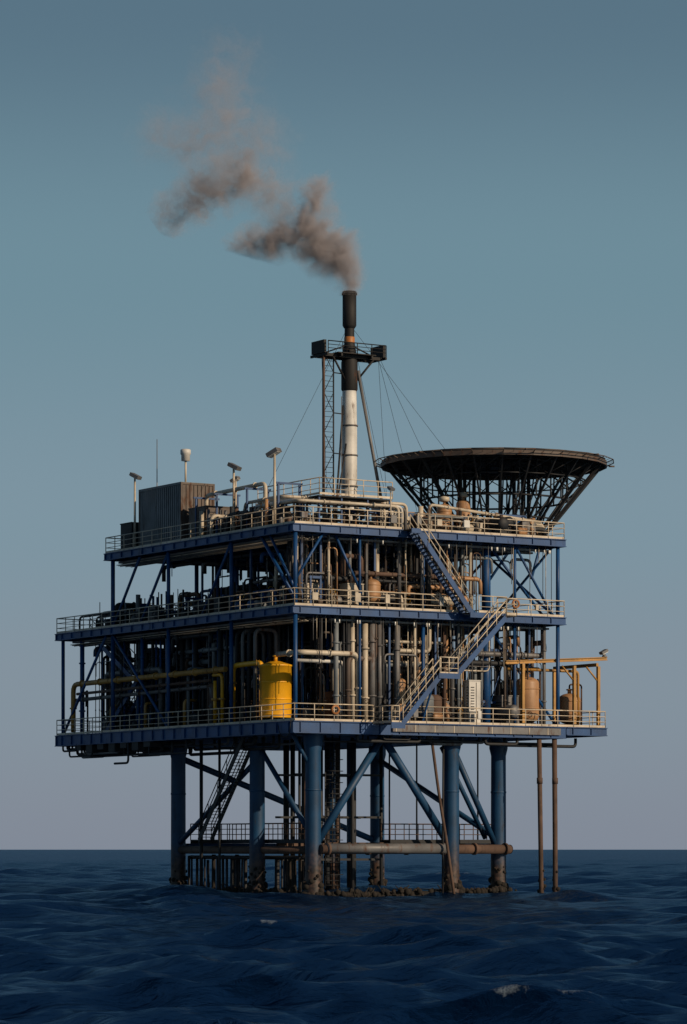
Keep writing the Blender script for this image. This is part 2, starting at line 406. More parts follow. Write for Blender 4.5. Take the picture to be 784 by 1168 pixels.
mb = MB()
for i in range(28):
    v = 3.4+i*0.6+R.uniform(-.12, .12)
    if abs(v-8.9) < .5: continue
    r = R.choice((.07, .1, .14, .17))
    mb.tube((3.6, v, -2), (3.6+R.uniform(-.1, .1), v, 2.5+R.uniform(-.15, .3)), r, R.choice(('dark', 'dark', 'growth')), 8)
mb.tube((3.6, 3, 2.6), (3.6, 20, 2.6), .13, 'dark', 8)
for i in range(14):
    u = 3.3+i*1.0
    mb.tube((u, 19.5, -2), (u, 19.5, 2.7), .1, 'dark', 6)
for a, b in (((2.6, 1.6), (17.9, 2.6)), ((3.4, 3), (3.4, 20)), ((3, 20), (19, 20)), ((18.4, 3), (19.4, 20))):
    mb.tube((a[0], a[1], .2), (b[0], b[1], .2), .2, 'growth', 8)
def catwalk(a, b, w, z):
    a = Vector((a[0], a[1], z)); b = Vector((b[0], b[1], z)); d = (b-a).normalized(); s = Vector((-d.y, d.x, 0))*w/2
    mb.beam(a, b, w-.1, .05, 'dark')
    for k in (-1, 1):
        mb.beam(a+s*k-Vector((0, 0, .08)), b+s*k-Vector((0, 0, .08)), .08, .26, 'dark')
        railing(mb, [a+s*k, b+s*k], 'rust', step=1.2, kick=False)
catwalk((3.6, 3), (3.6, 15), 1.1, 3.75); catwalk((12, 8), (21, 8), 1.1, 3.75); catwalk((3.6, 15), (1.2, 15), 1.1, 3.75)
for u in (12.3, 14.5, 17, 19.5): mb.tube((u, 8, 3.6), (u, 8, ZB-.7), .06, 'dark', 6)
mb.beam((3.5, 8, 3.45), (20.5, 8, 3.45), .2, .3, 'rust')
mb.obj('boat_landing_and_catwalks', platform)

mb = MB()
for (u, v) in legs+[(19.35, .2), (20.45, .2), (6.2, 7), (8, 8.4)]:
    big = 1.0 if (u, v) in legs else .4
    for i in range(80 if big == 1 else 16):
        a = R.uniform(0, 6.28); z = R.uniform(-.5, 1.0) if R.random() < .8 else R.uniform(1, 2.0)
        rr = .54*big if big == 1 else .16; s = R.uniform(.09, .27)*(.55+.45*big)*(1.2-z*.4)
        c = (u+rr*math.cos(a), v+rr*math.sin(a), z)
        prof = [(0.001, -s)]+[(s*R.uniform(.8, 1.2)*math.sin(t), -s*math.cos(t)) for t in (.7, 1.4, 2.2)]+[(0.001, s)]
        mb.lathe(c, prof, 'growth', 7)
for i in range(420):
    t = R.random(); seg = R.choice((((2.6, 1.6), (17.9, 2.6)), ((3.4, 3), (3.4, 20)), ((13.3, 2), (18.8, 3)), ((7, 1.8), (17.9, 2.6)), ((2.5, 2), (2.5, 20.5))))
    u = seg[0][0]+(seg[1][0]-seg[0][0])*t+R.uniform(-.35, .35); v = seg[0][1]+(seg[1][1]-seg[0][1])*t+R.uniform(-.35, .35); s = R.uniform(.08, .26)
    mb.lathe((u, v, R.uniform(-.1, .5)), [(0.001, -s), (s, -s*.4), (s*.8, s*.5), (0.001, s)], 'growth', 6)
for i in range(60):
    seg = R.choice((((2.6, 1.6), (17.9, 2.6)), ((3.4, 3), (3.4, 20)))); t = R.random()*.9
    a = Vector((seg[0][0]+(seg[1][0]-seg[0][0])*t, seg[0][1]+(seg[1][1]-seg[0][1])*t-.2, R.uniform(.2, .9)))
    b = a+Vector((R.uniform(-1.5, 1.5), R.uniform(-.2, .2), -R.uniform(.3, .9))); c_ = (a+b)/2-Vector((0, 0, R.uniform(.1, .4)))
    mb.path([a, c_, b], .035, 'growth', 4, .5)
mb.obj('marine_growth', platform)

# ------------------------------------------------------------------ underdeck piping
mb = MB()
for k in range(26):
    v = R.uniform(4, 31); z = ZB-R.uniform(1.0, 1.7); L = R.uniform(2, 7); u = R.uniform(-.1, 3.5)
    pts = [(u, v, ZB-.7), (u, v, z), (u, min(32, v+L), z), (u, min(32, v+L), ZB-.7)]
    mb.path(pts, R.uniform(.05, .13), R.choice(('dark', 'dark', 'grey', 'dark')), 8, .25)
mb.path([(-.1, 22, ZB-.8), (-.1, 22, ZB-2.2), (-.1, 24, ZB-2.2)], .08, 'dark', 8, .3)
for k in range(12):
    u = R.uniform(1, 18); L = R.uniform(2, 6); z = ZB-R.uniform(.95, 1.3); v = R.uniform(.3, 3)
    mb.path([(u, v, ZB-.7), (u, v, z), (u+L, v, z), (u+L, v, ZB-.7)], R.uniform(.05, .12), R.choice(('dark', 'grey', 'dark')), 8, .25)
for k in range(7):
    v = 19+k*1.7; mb.box(-.05, 3.5, v, v+.9, ZB-1.15-.2*(k % 2), ZB-.79, 'dark')
mb.path([(.0-.15, 1.8, ZB-.2), (-.2, 1.5, ZB-.8), (-.2, .9, ZB-1.1), (-.2, .3, ZB-.9), (-.2, .1, ZB+.1)], .03, 'dark', 6, .3)
mb.obj('underdeck_piping', platform)

# ------------------------------------------------------------------ process equipment
def clutter(mb, seed, u0, u1, v0, v1, z0, z1, nv, nh, ne, pal, hmax=None, blue=4):
    r = random.Random(seed); H = z1-z0
    hm = hmax or H
    for _ in range(nv):
        u = r.uniform(u0, u1); v = r.uniform(v0, v1); rad = r.choice((.03, .04, .05, .07, .09, .12, .17))
        top = z0+H if r.random() < .6 else z0+r.uniform(.35, .9)*H
        m = r.choice(pal)
        if top < z0+H and r.random() < .7:
            du = r.uniform(.5, 2.0)
            if r.random() < .5: pts = [(u, v, z0), (u, v, top), (min(u1, u+du), v, top), (min(u1, u+du), v, z0+r.choice((0, H*.3)))]
            else: pts = [(u, v, z0), (u, v, top), (u, min(v1, v+du), top), (u, min(v1, v+du), z0+r.choice((0, H*.3)))]
            mb.path(pts, rad, m, 8, .3)
        else:
            flange_pipe(mb, [(u, v, z0), (u, v, top)], rad, m, 0, 8)
        if r.random() < .4:
            zz = z0+r.uniform(.6, 1.6); mb.tube((u, v-.25, zz), (u, v+.05, zz), .03, m, 5)
            mb.lathe((u, v-.27, zz), [(.17, -.02), (.2, 0), (.17, .02)], r.choice(('dark', 'yellow', 'rust', 'blue')), 10, 'y')
    for _ in range(nh):
        z = z0+r.uniform(.4, 1)*min(hm, H-.35); rad = r.choice((.03, .05, .07, .1, .14, .18)); m = r.choice(pal)
        if r.random() < .5:
            v = r.uniform(v0, v1); a = r.uniform(u0, u1); b = min(u1, a+r.uniform(2, 8))
            if b-a < 1: continue
            pts = [(a, v, z0 if r.random() < .5 else z-.6), (a, v, z), (b, v, z), (b, v, z0+H if r.random() < .4 and not hmax else z-1.0)]
        else:
            u = r.uniform(u0, u1); a = r.uniform(v0, v1); b = min(v1, a+r.uniform(2, 9))
            if b-a < 1: continue
            pts = [(u, a, z0 if r.random() < .5 else z-.6), (u, a, z), (u, b, z), (u, b, z0+H if r.random() < .4 and not hmax else z-1.0)]
        flange_pipe(mb, pts, rad, m, .35, 8)
    for _ in range(ne):
        u = r.uniform(u0+.5, max(u0+.6, u1-1)); v = r.uniform(v0+.3, max(v0+.4, v1-1)); k = r.random(); m = r.choice(pal)
        if k < .3: pump(mb, u, v, z0, m, r.uniform(.8, 1.4))
        elif k < .5:
            w = r.uniform(.6, 1.6); h = r.uniform(.9, min(hm, 2.6)); cabinet(mb, u, u+w, v, v+r.uniform(.6, 1.5), z0, z0+h, m)
        elif k < .7: vessel_v(mb, u, v, z0, r.uniform(.3, .65), r.uniform(1.4, max(1.5, min(hm-.8, 3.2))), m) if hm > 2 else pump(mb, u, v, z0, m, 1.0)
        elif k < .85: vessel_h(mb, (u, v, z0+r.uniform(.75, 1.1)), r.uniform(.25, .45), r.uniform(1.6, 3), m, r.choice('xy'))
        else:
            w = r.uniform(1, 2.4); h = r.uniform(1.5, hm-.2 if hm > 1.8 else 1.6)
            for a in (0, w): mb.beam((u+a, v, z0), (u+a, v, z0+h), .12, .12, 'blue')
            mb.beam((u-.1, v, z0+h), (u+w+.1, v, z0+h), .14, .16, 'blue'); mb.tube((u, v, z0+.3), (u+w, v, z0+h-.1), .04, 'blue', 6)
    for _ in range(blue):
        u = r.uniform(u0, u1); v = r.uniform(v0, v1); mb.beam((u, v, z0), (u, v, z0+H), .13, .13, 'blue')

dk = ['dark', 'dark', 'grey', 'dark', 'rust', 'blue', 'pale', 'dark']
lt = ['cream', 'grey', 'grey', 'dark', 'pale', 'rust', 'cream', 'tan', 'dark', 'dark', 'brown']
mb = MB()
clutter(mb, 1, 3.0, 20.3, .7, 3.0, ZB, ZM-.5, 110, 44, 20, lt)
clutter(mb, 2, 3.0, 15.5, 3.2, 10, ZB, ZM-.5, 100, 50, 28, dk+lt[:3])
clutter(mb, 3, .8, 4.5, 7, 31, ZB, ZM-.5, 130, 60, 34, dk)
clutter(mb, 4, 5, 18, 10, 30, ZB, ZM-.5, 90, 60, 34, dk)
clutter(mb, 5, .8, 15, .8, 3.0, ZM, ZT-.5, 70, 34, 16, lt, 2.6)
clutter(mb, 6, 2, 15, 3.5, 10, ZM, ZT-.5, 70, 34, 24, dk+lt[:2], 2.6)
clutter(mb, 7, .8, 4.5, 6, 31, ZM, ZM+2.2, 60, 34, 34, dk, 1.9, 0)
clutter(mb, 8, 5, 17, 10, 24, ZM, ZT-.5, 50, 34, 24, dk, 2.8)
clutter(mb, 12, 1, 20, .8, 24, ZM+3.3, ZT-.55, 6, 44, 0, dk+lt[:3], 1.0, 0)
clutter(mb, 9, 4.5, 16, 3.0, 6, ZT, ZT+2.0, 40, 26, 16, lt, 1.7, 0)
clutter(mb, 10, .7, 4, 3, 14, ZT, ZT+2.0, 44, 20, 12, lt+dk, 1.7, 0)
clutter(mb, 11, 14, 20.5, .8, 3, ZT, ZT+1.5, 26, 12, 8, lt, 1.2, 0)
mb.obj('process_equipment', platform)

mb = MB()
for (z, vmax) in ((ZM-.62, 32), (ZT-.62, 25)):
    for u in (.75, 2.4):
        mb.box(u, u+.4, .6, vmax, z-.08, z-.05, 'grey'); mb.box(u-.02, u-.002, .6, vmax, z-.08, z+.04, 'grey')
    for v in (.75, 2.6):
        mb.box(3, 20.3, v, v+.4, z-.18, z-.15, 'grey'); mb.box(3, 20.3, v-.02, v-.002, z-.18, z-.06, 'grey')
    for k in range(10):
        u = .6+k*.14; mb.tube((u, .5, z-.2-.04*(k % 3)), (u, vmax, z-.2-.04*(k % 3)), .03, R.choice(('grey', 'cream', 'dark')), 5)
    for k in range(26):
        u = R.uniform(.4, 20.4); mb.tube((u, .35, z+.1), (u, .35, z-R.uniform(.5, 4.4)), .022, R.choice(('grey', 'cream', 'dark')), 4)
    for k in range(14):
        u = R.uniform(.4, 20.4); mb.tube((u, .4, z-.1), (u, .4, z-.35), .05, 'lamp', 6)
mb.obj('cable_trays_and_conduits', platform)

mb = MB()
def module(u0, u1, v0, v1, z0, z1, mat='dark'):
    mb.box(u0, u1, v0, v1, z0, z1, mat)
    u = u0+.2
    while u < u1:
        mb.box(u, u+.1, v0-.07, v0-.003, z0, z1, mat); u += .55
    v = v0+.2
    while v < v1:
        mb.box(u0-.07, u0-.003, v, v+.1, z0, z1, mat); v += .55
    for k in range(int((u1-u0)/2.2)):
        a = u0+.6+k*2.2; mb.box(a, a+.8, v0-.1, v0-.072, z0+.1, z0+2.1, 'grey')
module(5, 11, 11, 17, ZB+.01, ZM-.7); module(5, 9, 19, 29, ZB+.01, ZM-1.2); module(9.5, 13, 5, 9, ZB+.01, ZM-2.5, 'pale')
module(5.5, 9, 15, 20, ZM+.01, ZM+2.6); module(8, 12, 5.5, 10, ZM+.01, ZM+3.0, 'brown')
mb.obj('enclosed_modules', platform)

mb = MB()
for k, (u, r, m) in enumerate(((4.9, .16, 'cream'), (5.35, .16, 'grey'), (5.85, .2, 'cream'), (6.4, .2, 'grey'), (6.95, .15, 'grey'), (8.3, .17, 'grey'))):
    flange_pipe(mb, [(u, .9, ZB), (u, .9, ZM-.3-(k % 3)*.3)], r, m, 0, 12)
for k, v in enumerate((6.6, 7.4, 8.2, 9.0)):
    mb.path([(1, v, ZB), (1, v, ZM-1.1), (2.6, v, ZM-1.1), (2.6, v, ZB)], .13, ('grey', 'dark')[k % 2], 10, .5)
flange_pipe(mb, [(0.9, 3.6, 15.7), (0.9, .7, 15.7), (5.2, .7, 15.7), (5.2, .7, ZB)], .17, 'cream', .5, 12)
flange_pipe(mb, [(0.7, 1.2, 15.2), (4.4, 1.2, 15.2), (4.4, 1.2, ZB)], .12, 'white', .4, 12)
flange_pipe(mb, [(.4, 31.2, ZB+.2), (.4, 31.2, 14.9), (.4, 9.4, 15.0)], .18, 'ypipe', .6, 12)
flange_pipe(mb, [(.8, 31.8, 13.8), (.8, 12, 14.0), (.8, 12, ZB)], .13, 'grey', .4, 12)
flange_pipe(mb, [(.4, 30.6, 14.2), (.4, 11.5, 14.35)], .1, 'rust', .4, 12)
mb.path([(.6, 8.8, ZB), (.6, 8.8, 15.2), (.6, 5.2, 15.25), (.6, 5.2, 14.9)], .17, 'yellow', 14, .6)
mb.path([(.6, 10.2, ZB), (.6, 10.2, 14.7), (.6, 11.4, 14.7)], .12, 'yellow', 12, .4)
mb.path([(.5, 11.0, ZB), (.5, 11.0, 14.3)], .12, 'yellow', 12)
for p in ((.6, 8.8, 12.8), (.6, 10.2, 13), (.5, 11, 13), (.6, 8.8, 14)): mb.tube(p, (p[0], p[1], p[2]+.14), .26, 'ypipe', 12)
mb.lathe((.35, 10.6, ZB+.9), [(.3, -.03), (.35, 0), (.3, .03)], 'yellow', 14, 'x')
for v in (15.5, 21, 26): mb.path([(.7, v, ZB), (.7, v, 13.2), (1.6, v, 13.2)], .11, 'ypipe', 10, .3)
for k, (v, z) in enumerate(((1.8, 1.7), (2.3, 1.75), (2.8, 1.7), (3.6, 2.1))):
    flange_pipe(mb, [(1.4, v+5, ZT+.1), (1.4, v+5, ZT+z), (1.4, v, ZT+z), (9+k*.6, v, ZT+z), (9+k*.6, v, ZT)], .11, ('cream', 'white', 'grey', 'cream')[k], .4, 10)
flange_pipe(mb, [(2, 14.8, ZT), (2, 14.8, ZT+3.2), (2, 7, ZT+3.3), (2, 7, ZT)], .14, 'cream', .4, 10)
flange_pipe(mb, [(11, 1.2, ZT), (11, 1.2, ZT+1.9), (20, 1.3, ZT+1.2)], .1, 'cream', .4, 10)
for v in (4, 8, 12, 14.8):
    mb.beam((1.2, v, ZT), (1.2, v, ZT+3.0), .12, .12, 'blue'); mb.beam((2.8, v, ZT), (2.8, v, ZT+3.0), .12, .12, 'blue'); mb.beam((1, v, ZT+3.0), (3, v, ZT+3.0), .12, .12, 'blue')
cabinet(mb, 9.2, 10.4, 4.2, 5.4, ZT, ZT+1.9, 'white'); cabinet(mb, 13.7, 14.6, .5, 1.2, ZB, ZB+2.9, 'white'); cabinet(mb, 4.6, 6.2, 1, 2, ZM, ZM+1.6, 'cream')
mb.obj('pipework', platform)

mb = MB()
for u in (18.0, 22.2, 24.2):
    mb.beam((u, 0.5, ZB), (u, 0.5, 15.45), .2, .2, 'ypipe')
mb.beam((24.2, 5.6, ZB), (24.2, 5.6, 15.45), .18, .18, 'ypipe')
mb.ibeam((16.6, 0.5, 15.5), (24.9, 0.5, 16.0), .22, .24, 'ypipe'); mb.beam((24.2, .6, 15.57), (24.2, 5.6, 15.57), .18, .22, 'ypipe')
mb.tube((24.2, .5, 14.4), (23.2, .5, 15.4), .06, 'ypipe', 6); mb.tube((22.2, .5, 14.4), (21.2, .5, 15.4), .06, 'ypipe', 6)
mb.path([(17, .9, 15.1), (22.8, .9, 15.1), (22.8, .9, ZB)], .1, 'ypipe', 8, .3)
mb.obj('yellow_lifting_frame', platform)

# ------------------------------------------------------------------ yellow storage tank
tank = empty('storage_tank')
mb = MB()
c = (1.3, 4.5, ZB)
mb.lathe(c, [(1.02, .35), (1.02, 3.65), (1.06, 3.66), (1.06, 3.76), (.95, 3.8), (.3, 4.0), (.001, 4.02)], 'yellow', 36)
for z in (.5, 1.5, 2.6): mb.lathe((c[0], c[1], c[2]+z), [(1.02, 0), (1.05, .01), (1.05, .07), (1.02, .08)], 'yellow', 36)
mb.obj('tank_shell', tank)
mb = MB()
mb.box(c[0]-1.1, c[0]+1.1, c[1]-1.1, c[1]+1.1, ZB+.02, ZB+.2, 'dark')
for a, b in ((-.7, -.7), (.7, -.7), (-.7, .7), (.7, .7)): mb.tube((c[0]+a, c[1]+b, ZB+.1), (c[0]+a, c[1]+b, ZB+.5), .08, 'dark', 8)
mb.tube((c[0], c[1], ZB+4), (c[0], c[1], ZB+4.35), .12, 'yellow', 10); mb.tube((c[0], c[1], ZB+4.3), (c[0], c[1], ZB+4.38), .2, 'yellow', 10)
for s_ in (-.18, .18): mb.tube((c[0]-1.16, c[1]+.3+s_, ZB+.2), (c[0]-1.16, c[1]+.3+s_, ZB+4.1), .02, 'ypipe', 5)
for i in range(12): mb.tube((c[0]-1.16, c[1]+.12, ZB+.4+i*.3), (c[0]-1.16, c[1]+.48, ZB+.4+i*.3), .014, 'ypipe', 5)
mb.obj('tank_skid_and_ladder', tank)

for (u, v, r, h) in ((18.9, 1.3, .8, 3.1), (22.6, 1.6, .75, 2.1)):
    e = empty('pressure_vessel'); mb = MB(); vessel_v(mb, u, v, ZB, r, h, 'tan', .25)
    mb.obj('vessel_shell', e)
    mb = MB(); mb.path([(u, v, ZB+h+.5), (u, v, ZB+h+.85), (u+r+.25, v, ZB+h+.85), (u+r+.25, v, ZB)], .06, 'rust', 8, .2)
    mb.tube((u-r-.1, v-.2, ZB+1.2), (u-r+.2, v, ZB+1.2), .09, 'tan', 8)
    mb.obj('vessel_piping', e)
for (u, v, z, r, h, m) in ((14.4, 4.5, ZT, .5, 2.0, 'tan'), (15.6, 4.0, ZT, .48, 2.3, 'tan')):
    e = empty('pressure_vessel'); mb = MB(); vessel_v(mb, u, v, z, r, h, m); mb.lathe((u, v, z+h+.55), [(.2, 0), (.36, .05), (.36, .3), (.001, .4)], 'cream', 14); mb.obj('vessel_shell', e)
for (u, v, r, h) in ((10.6, 3.2, .55, 2.9), (4.8, 3.6, .55, 2.2), (6.6, 3.4, .5, 2.0)):
    e = empty('pressure_vessel'); mb = MB(); vessel_v(mb, u, v, ZM, r, h, 'tan' if r > .5 else 'brown'); mb.obj('vessel_shell', e)

# ------------------------------------------------------------------ container on the roof
cont = empty('shipping_container')
mb = MB()
u0, u1, v0, v1, z0, z1 = 1.0, 3.6, 16.5, 22.5, ZT+.3, 28.0
mb.box(u0+.06, u1-.06, v0+.06, v1-.06, z0+.05, z1-.06, 'pale')
def corr(a0, a1, fixed, axis, mat):
    n = int((a1-a0)/.3)
    for i in range(n):
        a = a0+.1+i*(a1-a0-.2)/n; w = (a1-a0-.2)/n*.5
        if axis == 'v': mb.box(fixed-.0, fixed+.055, a, a+w, z0+.15, z1-.15, mat)
        else: mb.box(a, a+w, fixed, fixed+.055, z0+.15, z1-.15, mat)
corr(v0, v1, u0+.002, 'v', 'pale'); corr(u0, u1, v0-.02, 'u', 'brown')
mb.box(u0+.12, u1-.12, v0+.04, v0+.056, z0+.12, z1-.12, 'brown')
for u in (u0, u1-.1):
    for v in (v0, v1-.1): mb.box(u-.01, u+.12, v-.01, v+.12, z0, z1, 'brown')
for z in (z0-.004, z1-.12):
    mb.box(u0+.115, u1-.115, v0-.012, v0+.1, z, z+.125, 'brown'); mb.box(u0-.012, u0+.1, v0+.115, v1-.115, z, z+.125, 'pale'); mb.box(u1-.1, u1+.012, v0+.115, v1-.115, z, z+.125, 'pale')
mb.box(u0-.02, u1+.02, v0-.02, v1+.02, z1+.008, z1+.04, 'pale')
mb.obj('container_body', cont)
mb = MB()
for v in (17, 19.5, 22): mb.box(u0, u1, v-.1, v+.1, ZT, z0-.006, 'dark')
mb.obj('container_feet', cont)
mb = MB(); cabinet(mb, .8, 2.2, 23.2, 24.8, ZT, ZT+2.0, 'dark'); cabinet(mb, 1.2, 3.4, 13.4, 15.8, ZT, ZT+2.3, 'brown'); mb.obj('switch_cabinet', platform)

# ------------------------------------------------------------------ exhaust stack
stack = empty('exhaust_stack')
SU, SV = 10.0, 9.4
mb = MB()
mb.lathe((SU, SV, 0), [(.62, ZT), (.62, ZT+2.2), (.52, ZT+2.4), (.52, 31.0), (.48, 34.0)], 'white', 28)
mb.lathe((SU, SV, 0), [(.50, 34.0), (.56, 34.1), (.56, 35.9), (.45, 36.4), (.42, 37.0)], 'black', 28)
mb.lathe((SU, SV, 0), [(.40, 37.0), (.34, 37.3), (.33, 38.2)], 'black', 28)
mb.lathe((SU, SV, 0), [(.38, 37.25), (.36, 37.3), (.36, 37.6), (.33, 37.65)], 'orange', 28)
mb.lathe((SU, SV, 0), [(.33, 38.2), (.38, 38.25), (.47, 38.4), (.47, 40.7), (.41, 40.7), (.40, 39.0)], 'black', 28)
for z in (27.5, 29.6, 31.6): mb.lathe((SU, SV, z), [(.52, 0), (.58, .01), (.58, .1), (.52, .11)], 'grey', 28)
mb.lathe((SU, SV, 40.45), [(.47, 0), (.52, .02), (.52, .16), (.47, .18)], 'black', 28)
mb.obj('stack_pipe', stack)
mb = MB()
zp = 36.25
mb.beam((SU-2.3, SV-.5, zp), (SU+2.3, SV-.5, zp), .16, .2, 'black'); mb.beam((SU-2.3, SV+.7, zp), (SU+2.3, SV+.7, zp), .16, .2, 'black')
for u in (-2.3, -1.2, 1.2, 2.3): mb.beam((SU+u, SV-1.0, zp+.003), (SU+u, SV+1.2, zp+.003), .12, .17, 'black')
mb.box(SU-1.5, SU+1.5, SV-1, SV+1.2, zp+.11, zp+.17, 'black')
for u in (-2.35, 2.35): mb.box(SU+u-.1, SU+u+.1, SV-.7, SV+.9, zp+.1, zp+.95, 'black')
railing(mb, [(SU-2.3, SV-1, zp+.1), (SU+2.3, SV-1, zp+.1)], 'black', h=.75, step=1.1, kick=False)
for s_ in (-1, 1):
    mb.tube((SU+s_*1.6, SV-.5, zp-.1), (SU+s_*.5, SV-.2, zp-1.5), .07, 'black', 6); mb.tube((SU+s_*.4, SV, 37.0), (SU+s_*1.9, SV, zp+.2), .05, 'black', 6)
mb.obj('work_platform', stack)
mb = MB()
for a, b in ((-2.2, -.3), (-1.45, -.3), (-1.85, .4)): mb.tube((SU+a, SV+b, ZT), (SU+a, SV+b, 37.2 if a < -2 else 36.3), .055 if a > -2 else .075, 'dark' if a > -2 else 'rust', 6)
for i in range(36):
    z = ZT+.5+i*.34; mb.tube((SU-2.2, SV-.3, z), (SU-1.45, SV-.3, z), .02, 'dark', 4)
for i in range(9):
    z = ZT+.5+i*1.35; s_ = i % 2
    mb.tube((SU-2.2 if s_ else SU-1.45, SV-.3, z), (SU-1.45 if s_ else SU-2.2, SV-.3, z+1.35), .025, 'dark', 4)
    mb.tube((SU-1.85, SV+.4, z), (SU-1.45, SV-.3, z+1.35), .02, 'dark', 4)
    if i % 2 == 0: mb.tube((SU-1.45, SV-.3, z), (SU-.5, SV-.1, z), .04, 'dark', 5)
mb.tube((SU-1.0, SV-.6, ZT), (SU-1.0, SV-.6, 33.5), .03, 'grey', 5)
mb.tube((SU+.55, SV-.2, 35.4), (SU+2.8, SV-.6, ZT), .11, 'grey', 10); mb.tube((SU-.5, SV, 33), (SU-2.6, SV-2.2, ZT), .07, 'dark', 8); mb.tube((SU+.4, SV+.2, 33), (SU+1.8, SV+4, ZT), .08, 'grey', 8)
mb.tube((SU-.45, SV-.3, 30.4), (SU-1.9, SV-.8, ZT), .06, 'dark', 8)
mb.obj('ladder_mast_and_braces', stack)
mb = MB()
for (a, b) in (((SU-.3, SV, 38.0), (SU-8.2, SV-1, ZT+1)), ((SU+.3, SV, 38.2), (SU+9.8, SV+1, 29.3)), ((SU+2.3, SV, 36.6), (SU+6.5, SV-1, 28)), ((SU+2.3, SV, 36.4), (SU+3.4, SV-4, ZT)),
               ((SU-2.2, SV, 36.3), (SU-3.5, SV-3, ZT)), ((SU+.4, SV, 37.2), (SU+7.5, SV+6, ZT+1)), ((SU+2.3, SV, 36.5), (SU+3.1, SV+.2, 27))):
    mb.tube(a, b, .013, 'dark', 4)
mb.obj('guy_wires', stack)

# ------------------------------------------------------------------ helideck
heli = empty('helideck')
HU, HV, HZ, HR = 19.8, 6.5, 29.6, 7.65
N = 24
mb = MB()
ring = lambda r, z, n=N, o=0.0: [Vector((HU+r*math.cos(2*math.pi*(i+o)/n), HV+r*math.sin(2*math.pi*(i+o)/n), z)) for i in range(n)]
top = ring(HR, HZ+.02); bot = ring(HR, HZ-.16)
mb.add(top+bot, [tuple(range(N)), tuple(range(2*N-1, N-1, -1))]+[(i, N+i, N+(i+1) % N, (i+1) % N) for i in range(N)], 'black')
mb.obj('landing_pad', heli)
mb = MB()
for i in range(N):
    j = (i+1) % N
    o0, o1 = ring(HR+.02, HZ-.3)[i], ring(HR+.02, HZ-.3)[j]
    mb.beam(o0, o1, .14, .3, 'brown')
    n0, n1 = ring(HR+.55, HZ-.1)[i], ring(HR+.55, HZ-.1)[j]
    mb.tube(ring(HR+.05, HZ-.3)[i], n0, .035, 'brown', 5); mb.tube(n0, n1, .035, 'brown', 5)
    for q in (.33, .66): mb.tube(o0.lerp(o1, q), n0.lerp(n1, q), .014, 'brown', 4)
    for (ra, za, rb, zb_, w) in ((HR-.25, HZ-.3, 3.3, ZT+.5, .1), (HR-.25, HZ-.25, 0.5, HZ-.25, .09), (HR-2.6, HZ-.3, 5.0, HZ-2.7, .06), (6.3, HZ-1.45, 4.0, HZ-.3, .06)):
        mb.beam(ring(ra, za)[i], ring(rb, zb_)[i], w, w*1.7, 'dark')
    mb.tube(ring(6.3, HZ-1.45)[i], ring(6.3, HZ-1.45)[j], .05, 'dark', 5)
    mb.tube(ring(5.0, HZ-2.75)[i], ring(5.0, HZ-2.75)[j], .07, 'dark', 5)
    mb.tube(ring(4.2, HZ-4.1)[i], ring(4.2, HZ-4.1)[j], .06, 'dark', 5)
    mb.tube(ring(3.35, ZT+.55)[i], ring(3.35, ZT+.55)[j], .12, 'dark', 6)
    mb.tube(ring(HR-2.8, HZ-.35)[i], ring(HR-2.8, HZ-.35)[j], .06, 'dark', 5); mb.tube(ring(2.8, HZ-.35)[i], ring(2.8, HZ-.35)[j], .07, 'dark', 5)
    mb.tube(ring(6.3, HZ-1.45)[i], ring(HR-.3, HZ-.3)[j], .035, 'dark', 4); mb.tube(ring(5.0, HZ-2.75)[i], ring(6.3, HZ-1.45)[j], .04, 'dark', 4)
    if i % 2 == 0: mb.tube(ring(3.35, ZT+.55)[i], ring(5.0, HZ-2.75)[j], .05, 'dark', 4); mb.tube(ring(3.35, ZT+.55)[i], ring(5.0, HZ-2.75)[i-1], .05, 'dark', 4)
    if i % 3 == 0:
        a = ring(2.4, HZ-.3)[i]; mb.tube(a, (a.x, a.y, ZT), .13, 'dark', 8)
for i in range(0, N, 2):
    a = ring(3.35, ZT+.5)[i]
    if a.x < 20.8 : mb.tube(a, (a.x, a.y, ZT), .11, 'dark', 8)
for i in range(0, 6): mb.tube((HU-1.6+i*.65, HV-3.5, HZ-.4), (HU-1.2+i*.5, HV-2.6, ZT+.1), .05, 'dark', 5)
mb.tube((20.6, 3.2, ZT-2.4), ring(3.35, ZT+.5)[21], .1, 'blue', 8); mb.tube((20.9, 9, ZT-2.4), ring(3.35, ZT+.5)[2], .1, 'blue', 8)
for a in (-20, 20, 75, 200, 250, 290):
    t = math.radians(a); mb.tube((HU+(HR+.5)*math.cos(t), HV+(HR+.5)*math.sin(t), HZ-.15), (HU+(HR+.9)*math.cos(t), HV+(HR+.9)*math.sin(t), HZ-.15), .06, 'brown', 5)
mb.obj('support_trusses_and_safety_net', heli)

